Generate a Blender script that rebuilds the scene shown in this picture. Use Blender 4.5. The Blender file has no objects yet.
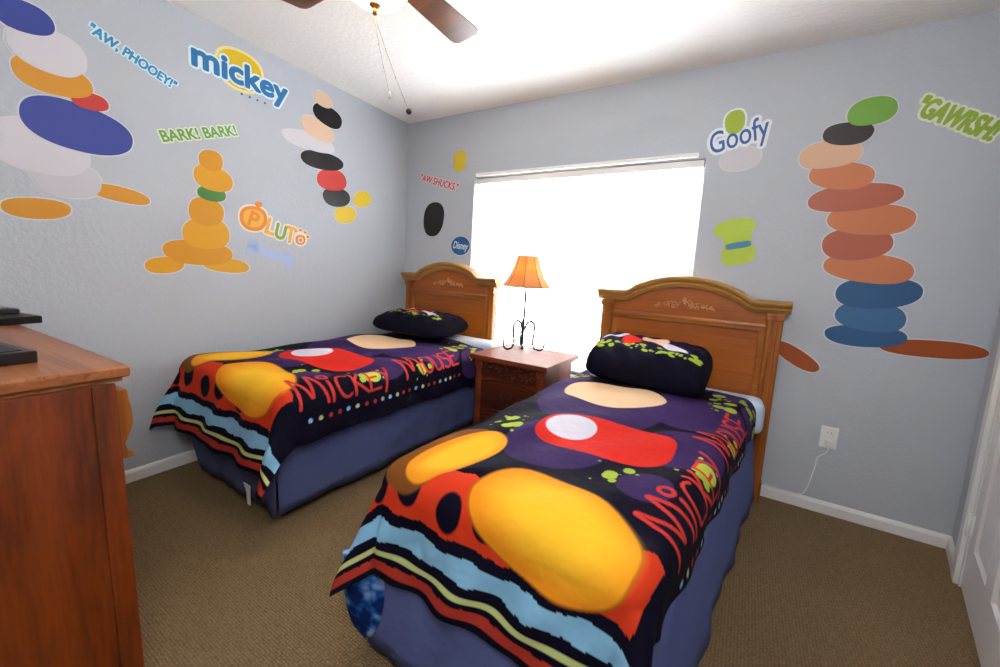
import bpy, bmesh, math, random
import numpy as np
from mathutils import Vector, Matrix
R = math.radians
random.seed(7)
scn = bpy.context.scene
col = scn.collection

# ---------------------------------------------------------------- camera, world, lights, exposure
cy_, cp_, cr_ = .5429, -.1193, .0596
fwd = Vector((-math.sin(cy_)*math.cos(cp_), math.cos(cy_)*math.cos(cp_), math.sin(cp_)))
r0 = Vector((math.cos(cy_), math.sin(cy_), 0)); u0 = r0.cross(fwd)
rt = r0*math.cos(cr_) + u0*math.sin(cr_); up = -r0*math.sin(cr_) + u0*math.cos(cr_)
cam = bpy.data.cameras.new('camera'); camo = bpy.data.objects.new('camera', cam); col.objects.link(camo)
camo.matrix_world = Matrix(((rt.x, up.x, -fwd.x, 2.7281), (rt.y, up.y, -fwd.y, -2.666), (rt.z, up.z, -fwd.z, 1.1966), (0, 0, 0, 1)))
cam.sensor_width = 36; cam.lens = 398.04/1000*36; cam.clip_start = .02
cam.shift_x = -.0056; cam.shift_y = -.01408
scn.camera = camo

world = bpy.data.worlds.new('world'); scn.world = world; world.use_nodes = True
bg = world.node_tree.nodes['Background']; bg.inputs[0].default_value = (.93, .97, 1, 1); bg.inputs[1].default_value = 27.0

def area(name, loc, target, size, size_y, power, color, spread=180):
    l = bpy.data.lights.new(name, 'AREA'); l.shape = 'RECTANGLE'; l.size = size; l.size_y = size_y
    l.energy = power; l.color = color; l.spread = R(spread)
    o = bpy.data.objects.new(name, l); col.objects.link(o); o.location = loc
    o.rotation_euler = (Vector(target)-Vector(loc)).to_track_quat('-Z', 'Y').to_euler()
    return o
portal = area('window_daylight_portal', (1.587, .02, 1.2), (1.587, -1, 1.2), 1.7, 1.5, 1, (1, 1, 1))
portal.data.cycles.is_portal = True
area('camera_side_fill', (2.75, -2.86, 1.95), (1.6, -.3, 1.2), .8, .8, 25, (1, .97, .93))  # added fill behind the camera to brighten the room, not a real fixture
scn.view_settings.view_transform = 'Standard'; scn.view_settings.look = 'None'
scn.view_settings.exposure = 0.30; scn.view_settings.gamma = 1; scn.view_settings.use_curve_mapping = False
scn.cycles.use_denoising = True
scn.cycles.max_bounces = 8; scn.cycles.diffuse_bounces = 5; scn.cycles.sample_clamp_indirect = 0

# ---------------------------------------------------------------- materials
def srgb(h):
    if isinstance(h, str): h = [int(h[i:i+2], 16)/255 for i in (0, 2, 4)]
    return tuple(c/12.92 if c <= .04045 else ((c+.055)/1.055)**2.4 for c in h)
def mat(name, color, rough=.6, metal=0, spec=.5, emit=0, ecol=None, trans=0, bump=None, coat=0):
    m = bpy.data.materials.new(name); m.use_nodes = True; nt = m.node_tree; b = nt.nodes['Principled BSDF']
    c = srgb(color) if isinstance(color, str) else color
    b.inputs['Base Color'].default_value = (*c, 1); b.inputs['Roughness'].default_value = rough
    b.inputs['Metallic'].default_value = metal; b.inputs['Specular IOR Level'].default_value = spec
    b.inputs['Coat Weight'].default_value = coat
    if emit: b.inputs['Emission Strength'].default_value = emit; b.inputs['Emission Color'].default_value = (*(ecol or c), 1)
    if trans: b.inputs['Transmission Weight'].default_value = trans
    if bump:
        scale, dist, detail = bump
        tc = nt.nodes.new('ShaderNodeTexCoord'); n = nt.nodes.new('ShaderNodeTexNoise'); bp = nt.nodes.new('ShaderNodeBump')
        n.inputs['Scale'].default_value = scale; n.inputs['Detail'].default_value = detail
        bp.inputs['Distance'].default_value = dist; bp.inputs['Strength'].default_value = 1
        nt.links.new(tc.outputs['Object'], n.inputs['Vector']); nt.links.new(n.outputs['Fac'], bp.inputs['Height'])
        nt.links.new(bp.outputs['Normal'], b.inputs['Normal'])
    return m
def wood(name, c1, c2, c3, axis=0, rough=.35, scale=9, coat=.15, contrast=1.0):
    m = bpy.data.materials.new(name); m.use_nodes = True; nt = m.node_tree; N = nt.nodes; L = nt.links; b = N['Principled BSDF']
    tc = N.new('ShaderNodeTexCoord'); mp = N.new('ShaderNodeMapping'); s = [scale]*3; s[axis] = scale*.09
    mp.inputs['Scale'].default_value = s; L.new(tc.outputs['Object'], mp.inputs['Vector'])
    n1 = N.new('ShaderNodeTexNoise'); n1.inputs['Scale'].default_value = 1.0; n1.inputs['Detail'].default_value = 5; n1.inputs['Distortion'].default_value = 1.6
    L.new(mp.outputs[0], n1.inputs['Vector'])
    mp2 = N.new('ShaderNodeMapping'); s2 = [scale*16]*3; s2[axis] = scale*.35; mp2.inputs['Scale'].default_value = s2
    L.new(tc.outputs['Object'], mp2.inputs['Vector'])
    n2 = N.new('ShaderNodeTexNoise'); n2.inputs['Scale'].default_value = 1.0; n2.inputs['Detail'].default_value = 3
    L.new(mp2.outputs[0], n2.inputs['Vector'])
    rp = N.new('ShaderNodeValToRGB'); e = rp.color_ramp.elements
    e[0].position = .5-.2/contrast; e[0].color = (*srgb(c1), 1); e[1].position = .5+.2/contrast; e[1].color = (*srgb(c3), 1)
    k = e.new(.5); k.color = (*srgb(c2), 1)
    ma = N.new('ShaderNodeMath'); ma.operation = 'MULTIPLY_ADD'; ma.inputs[1].default_value = .45; L.new(n2.outputs['Fac'], ma.inputs[0])
    mb = N.new('ShaderNodeMath'); mb.operation = 'MULTIPLY_ADD'; mb.inputs[1].default_value = .9; mb.inputs[2].default_value = -.175
    L.new(n1.outputs['Fac'], mb.inputs[0]); L.new(mb.outputs[0], ma.inputs[2])
    L.new(ma.outputs[0], rp.inputs['Fac']); L.new(rp.outputs[0], b.inputs['Base Color'])
    b.inputs['Roughness'].default_value = rough; b.inputs['Coat Weight'].default_value = coat; b.inputs['Coat Roughness'].default_value = .2
    bp = N.new('ShaderNodeBump'); bp.inputs['Distance'].default_value = .0006; L.new(n2.outputs['Fac'], bp.inputs['Height']); L.new(bp.outputs[0], b.inputs['Normal'])
    return m
M = {}
M['wall'] = mat('wall_paint', 'BCC3CD', .75, bump=(55, .0026, 3))
M['ceil'] = mat('ceiling_paint', 'F6F5F2', .85, bump=(38, .004, 3))
M['white'] = mat('white_trim', 'E9E9EA', .45)
M['plastic'] = mat('white_plastic', 'F0F0EE', .35)
M['oakV'] = wood('honey_oak_upright', '84460F', '9E5A1A', 'AC6C28', 2)
M['oakH'] = wood('honey_oak_level', '8E4E14', 'A6601C', 'B4742C', 0)
M['capw'] = wood('cap_oak', '9C6C30', 'B4843F', 'C4954E', 0)
M['panelw'] = wood('panel_cherry', '8E4A12', 'A45816', 'B06420', 0, scale=5)
M['carve'] = mat('carved_wood', 'C8905C', .5)
M['nsw'] = wood('red_brown_wood', '5A220C', '74300F', '88401A', 0, rough=.5, coat=.05)
M['nsd'] = wood('dark_red_wood', '3A140A', '4A1C0C', '562410', 0, rough=.35)
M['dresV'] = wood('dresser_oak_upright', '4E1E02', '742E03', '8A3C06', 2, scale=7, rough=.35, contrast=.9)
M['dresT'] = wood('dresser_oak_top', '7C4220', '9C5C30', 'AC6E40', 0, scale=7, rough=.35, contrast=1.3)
M['blade'] = wood('blade_wood', '4A2A18', '5E3822', '74482E', 0, rough=.3)
M['iron'] = mat('black_iron', '1C1716', .4, metal=.6)
M['brass'] = mat('bronze_metal', '8A5A2C', .35, metal=.8)
M['brassd'] = mat('dark_knob', '2A2320', .4, metal=.2)
M['steel'] = mat('steel', 'B8B4AC', .3, metal=.9)
M['skirt'] = mat('blue_skirt_cloth', '626EA2', .9, spec=.1, bump=(18, .006, 2))
M['sheet'] = mat('light_blue_sheet', 'BFD4EA', .85, spec=.1, bump=(14, .008, 2))
M['matt'] = mat('mattress_cloth', 'D8DCE4', .9)
M['blk'] = mat('black_plastic', '17171A', .35)
M['blk2'] = mat('dark_grey_plastic', '2B2A2E', .5)
M['label'] = mat('white_tag', 'E8E8E8', .8)
M['glass'] = mat('window_glass', (1, 1, 1), .02, trans=1)
M['bowl'] = mat('glowing_glass_bowl', (1, .9, .75), .4, emit=22.0, ecol=(1, .80, .55))

def carpet():
    m = bpy.data.materials.new('carpet_weave'); m.use_nodes = True; nt = m.node_tree; N = nt.nodes; L = nt.links; b = N['Principled BSDF']
    tc = N.new('ShaderNodeTexCoord'); mp = N.new('ShaderNodeMapping'); L.new(tc.outputs['Object'], mp.inputs['Vector'])
    mp.inputs['Rotation'].default_value = (0, 0, 0); mp.inputs['Scale'].default_value = (95, 120, 95)
    w1 = N.new('ShaderNodeTexVoronoi'); w1.inputs['Scale'].default_value = 1; w1.inputs['Randomness'].default_value = .35
    L.new(mp.outputs[0], w1.inputs['Vector'])
    n = N.new('ShaderNodeTexNoise'); n.inputs['Scale'].default_value = 2.2; n.inputs['Detail'].default_value = 4; L.new(tc.outputs['Object'], n.inputs['Vector'])
    rp = N.new('ShaderNodeValToRGB'); e = rp.color_ramp.elements
    e[0].position = .1; e[0].color = (*srgb('9A8360'), 1); e[1].position = .75; e[1].color = (*srgb('715C42'), 1)
    L.new(w1.outputs['Distance'], rp.inputs['Fac'])
    mx = N.new('ShaderNodeMix'); mx.data_type = 'RGBA'; mx.blend_type = 'MULTIPLY'; mx.inputs[0].default_value = .2
    L.new(rp.outputs[0], mx.inputs[6])
    rp2 = N.new('ShaderNodeValToRGB'); rp2.color_ramp.elements[0].position = .3; rp2.color_ramp.elements[0].color = (.6, .6, .6, 1); rp2.color_ramp.elements[1].position = .7
    L.new(n.outputs['Fac'], rp2.inputs['Fac']); L.new(rp2.outputs[0], mx.inputs[7])
    L.new(mx.outputs[2], b.inputs['Base Color']); b.inputs['Roughness'].default_value = .95; b.inputs['Specular IOR Level'].default_value = .1
    bp = N.new('ShaderNodeBump'); bp.invert = True; bp.inputs['Distance'].default_value = .006; L.new(w1.outputs['Distance'], bp.inputs['Height']); L.new(bp.outputs[0], b.inputs['Normal'])
    return m
M['carpet'] = carpet()

def translucent(name, color, frac, emit=0):
    m = bpy.data.materials.new(name); m.use_nodes = True; nt = m.node_tree; N = nt.nodes; L = nt.links
    c = (*(srgb(color) if isinstance(color, str) else color), 1)
    d = N['Principled BSDF']; d.inputs['Base Color'].default_value = c; d.inputs['Roughness'].default_value = .6; d.inputs['Specular IOR Level'].default_value = .2
    t = N.new('ShaderNodeBsdfTranslucent'); t.inputs[0].default_value = c; mx = N.new('ShaderNodeMixShader'); mx.inputs[0].default_value = frac
    L.new(d.outputs[0], mx.inputs[1]); L.new(t.outputs[0], mx.inputs[2]); L.new(mx.outputs[0], N['Material Output'].inputs[0])
    return m
M['slat'] = translucent('blind_slat_vinyl', 'FAFAFA', .62)
M['shade'] = translucent('amber_lamp_shade', 'CC9C66', .42)

def vcol_cloth(name, rough=.8):
    m = bpy.data.materials.new(name); m.use_nodes = True; nt = m.node_tree; N = nt.nodes; L = nt.links; b = N['Principled BSDF']
    a = N.new('ShaderNodeVertexColor'); a.layer_name = 'print'; L.new(a.outputs['Color'], b.inputs['Base Color'])
    b.inputs['Roughness'].default_value = rough; b.inputs['Specular IOR Level'].default_value = .12
    b.inputs['Sheen Weight'].default_value = .0
    tc = N.new('ShaderNodeTexCoord'); n = N.new('ShaderNodeTexNoise'); n.inputs['Scale'].default_value = 9; n.inputs['Detail'].default_value = 3
    L.new(tc.outputs['Object'], n.inputs['Vector']); bp = N.new('ShaderNodeBump'); bp.inputs['Distance'].default_value = .012
    L.new(n.outputs['Fac'], bp.inputs['Height']); L.new(bp.outputs[0], b.inputs['Normal'])
    return m
M['quilt'] = vcol_cloth('printed_cloth')

# ---------------------------------------------------------------- mesh helpers
def bm_box(bm, lo, hi, bevel=0, seg=2, mi=0):
    t = bmesh.new(); bmesh.ops.create_cube(t, size=1)
    lo = Vector(lo); hi = Vector(hi)
    for v in t.verts: v.co = Vector(((lo[i]+hi[i])/2 + v.co[i]*(hi[i]-lo[i])) for i in range(3))
    if bevel: bmesh.ops.bevel(t, geom=t.edges[:], offset=bevel, segments=seg, affect='EDGES', profile=.6)
    merge(bm, t, mi); return bm
def merge(bm, t, mi=0, mtx=None):
    if mtx is not None: bmesh.ops.transform(t, matrix=mtx, verts=t.verts)
    mp = {v: bm.verts.new(v.co) for v in t.verts}
    for f in t.faces:
        try: g = bm.faces.new([mp[v] for v in f.verts]); g.material_index = mi; g.smooth = f.smooth
        except ValueError: pass
    t.free()
def bm_prism(bm, pts, d0, d1, plane='xz', mi=0, smooth=False):
    # polygon pts in a plane, extruded between d0 and d1 on the third axis
    def P(a, b, d): return {'xz': (a, d, b), 'yz': (d, a, b), 'xy': (a, b, d)}[plane]
    A = [bm.verts.new(P(a, b, d0)) for a, b in pts]; B = [bm.verts.new(P(a, b, d1)) for a, b in pts]
    fs = [bm.faces.new(A), bm.faces.new(B[::-1])]; n = len(pts)
    for i in range(n):
        f = bm.faces.new((A[i], B[i], B[(i+1) % n], A[(i+1) % n])); f.smooth = smooth; fs.append(f)
    for f in fs: f.material_index = mi
    bmesh.ops.recalc_face_normals(bm, faces=fs)
def bm_tube(bm, pts, r, seg=8, mi=0, caps=True):
    pts = [Vector(p) for p in pts]; n = len(pts); rs = r if isinstance(r, (list, tuple)) else [r]*n
    rings = []; prev = None
    for i, p in enumerate(pts):
        d = (pts[min(i+1, n-1)]-pts[max(i-1, 0)]).normalized()
        a = prev if prev is not None else (Vector((0, 0, 1)) if abs(d.z) < .9 else Vector((1, 0, 0)))
        x = (a - d*a.dot(d)).normalized(); y = d.cross(x); prev = x
        rings.append([bm.verts.new(p + (x*math.cos(2*math.pi*k/seg)+y*math.sin(2*math.pi*k/seg))*rs[i]) for k in range(seg)])
    for i in range(n-1):
        for k in range(seg):
            f = bm.faces.new((rings[i][k], rings[i][(k+1) % seg], rings[i+1][(k+1) % seg], rings[i+1][k])); f.smooth = True; f.material_index = mi
    if caps:
        bm.faces.new(rings[0][::-1]).material_index = mi; bm.faces.new(rings[-1]).material_index = mi
def bm_lathe(bm, prof, c=(0, 0, 0), seg=24, mi=0):
    rings = []
    for r, z in prof:
        rings.append([bm.verts.new((c[0]+max(r, 1e-4)*math.cos(2*math.pi*k/seg), c[1]+max(r, 1e-4)*math.sin(2*math.pi*k/seg), c[2]+z)) for k in range(seg)])
    for i in range(len(prof)-1):
        for k in range(seg):
            f = bm.faces.new((rings[i][k], rings[i][(k+1) % seg], rings[i+1][(k+1) % seg], rings[i+1][k])); f.smooth = True; f.material_index = mi
    bm.faces.new(rings[0][::-1]).material_index = mi; bm.faces.new(rings[-1]).material_index = mi
def bm_ball(bm, c, s, mi=0, seg=12, rot=None):
    t = bmesh.new(); bmesh.ops.create_uvsphere(t, u_segments=seg, v_segments=seg//2+2, radius=1)
    m = Matrix.Translation(c) @ (rot or Matrix.Identity(4)) @ Matrix.Diagonal((*s, 1))
    for f in t.faces: f.smooth = True
    merge(bm, t, mi, m)
def obj(name, bm, mats, parent=None, label=None, cat=None, group=None, kind=None, recalc=True):
    if isinstance(bm, bmesh.types.BMesh):
        if recalc: bmesh.ops.recalc_face_normals(bm, faces=bm.faces[:])
        me = bpy.data.meshes.new(name); bm.to_mesh(me); bm.free()
    else: me = bm
    for m in (mats if isinstance(mats, (list, tuple)) else [mats]): me.materials.append(m)
    o = bpy.data.objects.new(name, me); col.objects.link(o)
    if parent is not None: o.parent = parent
    tag(o, label, cat, group, kind); return o
def tag(o, label=None, cat=None, group=None, kind=None):
    if label: o['label'] = label
    if cat: o['category'] = cat
    if group: o['group'] = group
    if kind: o['kind'] = kind
    return o
def empty(name, loc, rz=0, **k):
    o = bpy.data.objects.new(name, None); col.objects.link(o); o.location = loc; o.rotation_euler = (0, 0, rz); o.empty_display_size = .1
    return tag(o, **k)
def B(): return bmesh.new()
def boxobj(name, lo, hi, m, parent=None, bevel=0, **k): return obj(name, bm_box(B(), lo, hi, bevel), m, parent, **k)

# ---------------------------------------------------------------- the room
H = 2.44; WX = 3.688; FY = -2.95
LK, RK = -.0506, .22                       # the two side walls are a little out of square
lwx = lambda y: LK*y
rwx = lambda y: WX + RK*y
b = B(); bm_prism(b, [(-.3, .3), (4.1, .3), (4.1, -3.2), (-.3, -3.2)], -.1, 0, 'xy'); obj('floor', b, M['carpet'], kind='structure')
b = B(); bm_prism(b, [(-.3, .3), (4.1, .3), (4.1, -3.2), (-.3, -3.2)], H, H+.1, 'xy'); obj('ceiling', b, M['ceil'], kind='structure')
b = B(); bm_prism(b, [(lwx(.16), .16), (lwx(-3.1), -3.1), (lwx(-3.1)-.15, -3.1), (lwx(.16)-.15, .16)], 0, H, 'xy'); obj('wall_left', b, M['wall'], kind='structure')
WL, WR, WB, WT = .75, 2.425, .49, 1.925     # window opening
b = B()
bm_box(b, (lwx(.16)-.02, 0, 0), (WL, .16, H)); bm_box(b, (WR, 0, 0), (WX+.2, .16, H)); bm_box(b, (WL, 0, 0), (WR, .16, WB)); bm_box(b, (WL, 0, WT), (WR, .16, H))
obj('wall_back', b, M['wall'], kind='structure')
b = B(); bm_box(b, (-.1, FY-.12, 0), (3.4, FY, H)); obj('wall_front', b, M['wall'], kind='structure')
# right wall: a local frame, s runs from the back corner towards the camera
rw = empty('wall_frame', (0, 0, 0)); bpy.data.objects.remove(rw)
RD = Vector((-RK, -1, 0)).normalized(); RN = Vector((RD.y, -RD.x, 0))   # RN points into the room
if RN.x > 0: RN = -RN
def RM(): return Matrix(((RD.x, -RN.x, 0, WX), (RD.y, -RN.y, 0, 0), (0, 0, 1, 0), (0, 0, 0, 1)))   # local (s, depth into wall, z)
def on_right(o): o.matrix_world = RM(); return o
D0, DW, DH = .345, .81, 2.03
b = B()
bm_box(b, (-.1, 0, 0), (D0-.02, .14, H)); bm_box(b, (D0+DW+.02, 0, 0), (3.2, .14, H)); bm_box(b, (D0-.02, 0, DH+.02), (D0+DW+.02, .14, H)); bm_box(b, (D0-.1, .14, 0), (D0+DW+.1, .2, DH+.1))  # last box: unseen slab added behind the door, stops sky light leaking in
on_right(obj('wall_right', b, M['wall'], kind='structure'))
b = B()
def casing(b, lo, hi): bm_box(b, lo, hi, .006)
casing(b, (D0-.085, -.018, 0), (D0-.012, .0, DH+.08)); casing(b, (D0+DW+.012, -.018, 0), (D0+DW+.085, 0, DH+.08)); casing(b, (D0-.085, -.018, DH+.012), (D0+DW+.085, 0, DH+.085))
bm_box(b, (D0-.02, 0, 0), (D0-.004, .12, DH+.02)); bm_box(b, (D0+DW+.004, 0, 0), (D0+DW+.02, .12, DH+.02)); bm_box(b, (D0-.02, 0, DH+.004), (D0+DW+.02, .12, DH+.02))
on_right(obj('trim_1', b, M['white'], kind='structure'))
# door leaf: stiles, rails, recessed raised panels
dr = empty('door_1', (0, 0, 0), kind='structure'); on_right(dr)
b = B(); y0, y1 = .004, .04
cols_ = [(D0+.10, D0+.355), (D0+.455, D0+.71)]; rows_ = [(.21, .86), (1.0, 1.62), (1.72, 1.93)]
xs = [D0, cols_[0][0], cols_[0][1], cols_[1][0], cols_[1][1], D0+DW]; zs = [.012]+[z for r in rows_ for z in r]+[DH]
for i in range(5):
    for j in range(7):
        if i % 2 == 1 and j % 2 == 1:
            bm_box(b, (xs[i], y0+.014, zs[j]), (xs[i+1], y1, zs[j+1])); bm_box(b, (xs[i]+.035, y0+.004, zs[j]+.035), (xs[i+1]-.035, y0+.016, zs[j+1]-.035), .008)
        else: bm_box(b, (xs[i], y0, zs[j]), (xs[i+1], y1, zs[j+1]))
obj('door_leaf', b, M['white'], dr)
for z in (.28, 1.05, 1.8):
    b = B(); bm_box(b, (D0-.012, -.004, z-.045), (D0+.018, .006, z+.045), .002); bm_tube(b, [(D0-.002, -.008, z-.048), (D0-.002, -.008, z+.048)], .006)
    obj('hinge', b, M['plastic'], dr)
b = B(); bm_ball(b, (D0+DW-.06, -.05, .95), (.028, .022, .028)); bm_tube(b, [(D0+DW-.06, .004, .95), (D0+DW-.06, -.04, .95)], .012)
obj('door_knob', b, M['brass'], dr)
# baseboards
bh = .066
prof = [(0, 0), (.014, 0), (.014, bh-.018), (.009, bh-.006), (.004, bh), (0, bh)]
def baseboard(name, p0, p1, n):
    b = B(); p0 = Vector(p0); p1 = Vector(p1); n = Vector(n)
    A = [b.verts.new(p0+n*d+Vector((0, 0, z))) for d, z in prof]; C = [b.verts.new(p1+n*d+Vector((0, 0, z))) for d, z in prof]
    b.faces.new(A); b.faces.new(C[::-1])
    for i in range(len(prof)): b.faces.new((A[i], A[(i+1) % len(prof)], C[(i+1) % len(prof)], C[i]))
    obj(name, b, M['white'], kind='structure')
baseboard('baseboard_left', (0, 0, 0), (lwx(FY), FY, 0), (1, .05, 0))
baseboard('baseboard_back', (0, 0, 0), (WX, 0, 0), (0, -1, 0))
p = Vector((WX, 0, 0))+RD*(D0-.086); baseboard('baseboard_right', (WX, 0, 0), p, RN)
# window: frame, sash bars, panes, sill
wn = empty('window_1', (0, 0, 0), kind='structure')
b = B()
bm_box(b, (WL, .09, WB), (WL+.045, .15, WT)); bm_box(b, (WR-.045, .09, WB), (WR, .15, WT)); bm_box(b, (WL, .09, WB), (WR, .15, WB+.05)); bm_box(b, (WL, .09, WT-.05), (WR, .15, WT))
mx = (WL+WR)/2; bm_box(b, (mx-.025, .095, WB), (mx+.025, .145, WT)); mz = (WB+WT)/2; bm_box(b, (WL, .1, mz-.02), (WR, .14, mz+.02))
obj('window_frame', b, M['white'], wn)
for x0, x1 in ((WL+.045, mx-.025), (mx+.025, WR-.045)):
    for z0, z1 in ((WB+.05, mz-.02), (mz+.02, WT-.05)):
        boxobj('window_pane', (x0, .118, z0), (x1, .122, z1), M['glass'], wn)
boxobj('window_sill', (WL-.03, -.035, WB-.025), (WR+.03, .09, WB), M['white'], wn, .006)

# ---------------------------------------------------------------- window blind
bl = empty('window_blind', (mx, .045, WB), label='white horizontal slat blind glowing with daylight, filling the window', cat='window blind')
def brel(lo, hi): return tuple(a-c for a, c in zip(lo, (mx, .045, WB))), tuple(a-c for a, c in zip(hi, (mx, .045, WB)))
b = B(); lo, hi = brel((WL+.008, .015, WT-.045), (WR-.008, .07, WT-.002)); bm_box(b, lo, hi, .003); obj('head_rail', b, M['plastic'], bl)
b = B(); lo, hi = brel((WL+.03, -.03, WT+.006), (WR-.04, .0, WT+.03)); bm_box(b, lo, hi, .004); obj('valance', b, M['plastic'], bl)
b = B(); n = 34; pitch = (WT-.05-(WB+.03))/n; hw = (WR-WL)/2-.012
for i in range(n):
    z = WT-.055-pitch*(i+.5)-WB; t = R(58); q = []
    for k in range(5):
        a = -.0245+.049*k/4; cz = .004*(1-(a/.0245)**2)
        q.append((a*math.cos(t)+cz*math.sin(t), -a*math.sin(t)*-1*1+cz*math.cos(t)))
    tops = [[b.verts.new((sx*hw, -y, z+zz)) for y, zz in q] for sx in (-1, 1)]
    bots = [[b.verts.new((sx*hw, -y+.0016*math.sin(t), z+zz-.0016*math.cos(t))) for y, zz in q] for sx in (-1, 1)]
    for k in range(4):
        b.faces.new((tops[0][k], tops[0][k+1], tops[1][k+1], tops[1][k])); b.faces.new((bots[0][k], bots[1][k], bots[1][k+1], bots[0][k+1]))
    b.faces.new((tops[0][0], tops[1][0], bots[1][0], bots[0][0])); b.faces.new((tops[0][4], bots[0][4], bots[1][4], tops[1][4]))
obj('slats', b, M['slat'], bl)
b = B(); bm_box(b, (-hw, -.012, .003), (hw, .022, .02), .003); obj('bottom_rail', b, M['plastic'], bl)
b = B()
for x in (-.6, -.2, .2, .6):
    for y in (-.022, .03): bm_tube(b, [(x, y, .01), (x, y, WT-WB-.04)], .0009, 5)
obj('ladder_cord', b, M['plastic'], bl)
b = B(); bm_tube(b, [(-.79, -.03, WT-WB-.04), (-.785, -.034, .9), (-.78, -.037, .63)], .0022, 6); bm_lathe(b, [(.003, .03), (.009, .022), (.011, .0), (.003, -.004)][::-1], (-.78, -.037, .60), 10)
obj('pull_cord', b, M['plastic'], bl)

# ---------------------------------------------------------------- beds
HW = 1.04
def cap_s(x):
    d = abs(x)/.335
    if d >= 1.05: return 0
    k = 1-d*d*.92
    if d > .80: t = (d-.80)/.25; k0 = 1-.64*.92; return k0*(1-t)**2*(1+.35*t)
    return k
def make_headboard(parent, x, y, zoff=0, sc=1):
    hb = empty('headboard', (x, y, zoff)); hb.parent = parent; hb.scale = (sc, 1, 1 if sc == 1 else 1.012)
    # posts
    for s in (-1, 1):
        b = B(); cx = s*(HW/2-.065); w = .038
        pr = [(-w, 0), (-w, -.048), (-w+.008, -.056), (-.014, -.056), (-.011, -.062), (.011, -.062), (.014, -.056), (w-.008, -.056), (w, -.048), (w, 0)]
        bm_prism(b, [(cx+a, c) for a, c in pr], .05, 1.058, 'xy'); bm_box(b, (cx-w-.004, -.064, 0), (cx+w+.004, 0, .12), .004); bm_box(b, (cx-w-.003, -.064, 1.02), (cx+w+.003, 0, 1.058), .004)
        obj('post', b, M['oakV'], hb)
    # board under the arch
    n = 48; x0, x1 = -HW/2+.10, HW/2-.10
    b = B(); pts = [(x1, .35), (x0, .35)]+[(x0+(x1-x0)*i/n, 1.065+.105*cap_s(x0+(x1-x0)*i/n)) for i in range(n+1)]
    bm_prism(b, pts, -.014, -.034, 'xz'); obj('panel', b, M['panelw'], hb)
    b = B(); bm_box(b, (x0, -.05, .955), (x1, -.03, .995), .005); bm_box(b, (x0, -.046, .35), (x1, -.03, .42), .004)
    bm_box(b, (x0, -.042, .42), (x0+.03, -.03, .955), .004); bm_box(b, (x1-.03, -.042, .42), (x1, -.03, .955), .004)
    bm_box(b, (x0, -.058, .975), (x1, -.046, .990), .004)
    obj('rail', b, M['oakH'], hb)
    # arched cap, a stepped moulding swept over the arch
    sec = [(.0, 0), (-.052, 0), (-.058, .012), (-.066, .016), (-.068, .03), (-.08, .037), (-.088, .05), (-.088, .062), (-.05, .068), (.0, .068)]
    b = B(); N_ = 90; rings = []
    for i in range(N_+1):
        xx = -HW/2+HW*i/N_
        f = (1-abs(2*i/N_-1)**40)
        e = .0; zz = 1.06+.108*cap_s(xx)
        dz = .108*(cap_s(xx+.004)-cap_s(xx-.004))/.008; nx, nz = -dz/math.hypot(1, dz), 1/math.hypot(1, dz)
        rings.append([b.verts.new((xx+nx*h_*.8, yy, zz+nz*h_)) for yy, h_ in sec])
    for i in range(N_):
        for k in range(len(sec)):
            b.faces.new((rings[i][k], rings[i][(k+1) % len(sec)], rings[i+1][(k+1) % len(sec)], rings[i+1][k]))
    b.faces.new(rings[0]); b.faces.new(rings[-1][::-1])
    obj('cap_moulding', b, M['capw'], hb)
    # carved relief: scrolls and leaves in a low triangle
    b = B(); rnd = random.Random(3)
    for i in range(46):
        u = rnd.uniform(-1, 1); hgt = (1-abs(u))**.8; w = rnd.random()*hgt
        bm_ball(b, (u*.165, -.036, 1.045+w*.055), (.012, .005, .0045), seg=8, rot=Matrix.Rotation(rnd.uniform(-1.2, 1.2), 4, 'Y'))
    for s in (-1, 1):
        for c, r_ in ((.05, .02), (.10, .015), (.14, .010)):
            bm_tube(b, [(s*(c+r_*(1-t/14)*math.cos(t*.6)), -.037, 1.058+r_*(1-t/14)*math.sin(t*.6)) for t in range(13)], .003, 6)
    bm_ball(b, (0, -.036, 1.092), (.009, .006, .018), seg=8)
    obj('carving', b, M['carve'], hb)
    return hb
def make_bed(x, hx, taper, foot, label, sc=1, bsw=.445):
    bed = empty('twin_bed', (x, -.1, 0), label=label, cat='bed', group='twin beds')
    make_headboard(bed, hx-x, .045, 0, sc)
    def tap(b):
        for v in b.verts:
            t = min(1, max(0, (-v.co.y)/(foot))); v.co.x = v.co.x*(1-(1-taper)*t)+0
    b = bm_box(B(), (-bsw, -foot+.1+.03, .17), (bsw, -.02, .36), .02); obj('box_spring', tapbm(b, taper, foot), M['matt'], bed)
    b = bm_box(B(), (-.455, -foot+.1+.03, .365), (.455, -.015, .575), .05, 4); obj('mattress', tapbm(b, taper, foot), M['matt'], bed)
    for sx in (-1, 1):
        for yy in (-.12, -foot+.3):
            b = B(); k = 1-(1-taper)*(-yy/foot); bm_lathe(b, [(.022, 0), (.025, .02), (.018, .05), (.018, .13)], (sx*(bsw-.04)*k, yy, 0), 12)
            obj('bed_foot', b, M['blk2'], bed)
    b = bm_box(B(), (-bsw+.01, -foot+.1+.04, .125), (bsw-.01, -.02, .168)); obj('frame', tapbm(b, taper, foot), M['blk2'], bed)
    return bed
SH2 = {}
def tapbm(b, taper, foot):
    for v in b.verts:
        t = min(1.05, max(0, -v.co.y/foot)); v.co.x = v.co.x*(1-(1-taper)*t)+SH2.get('s', 0)*t
    return b

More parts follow.
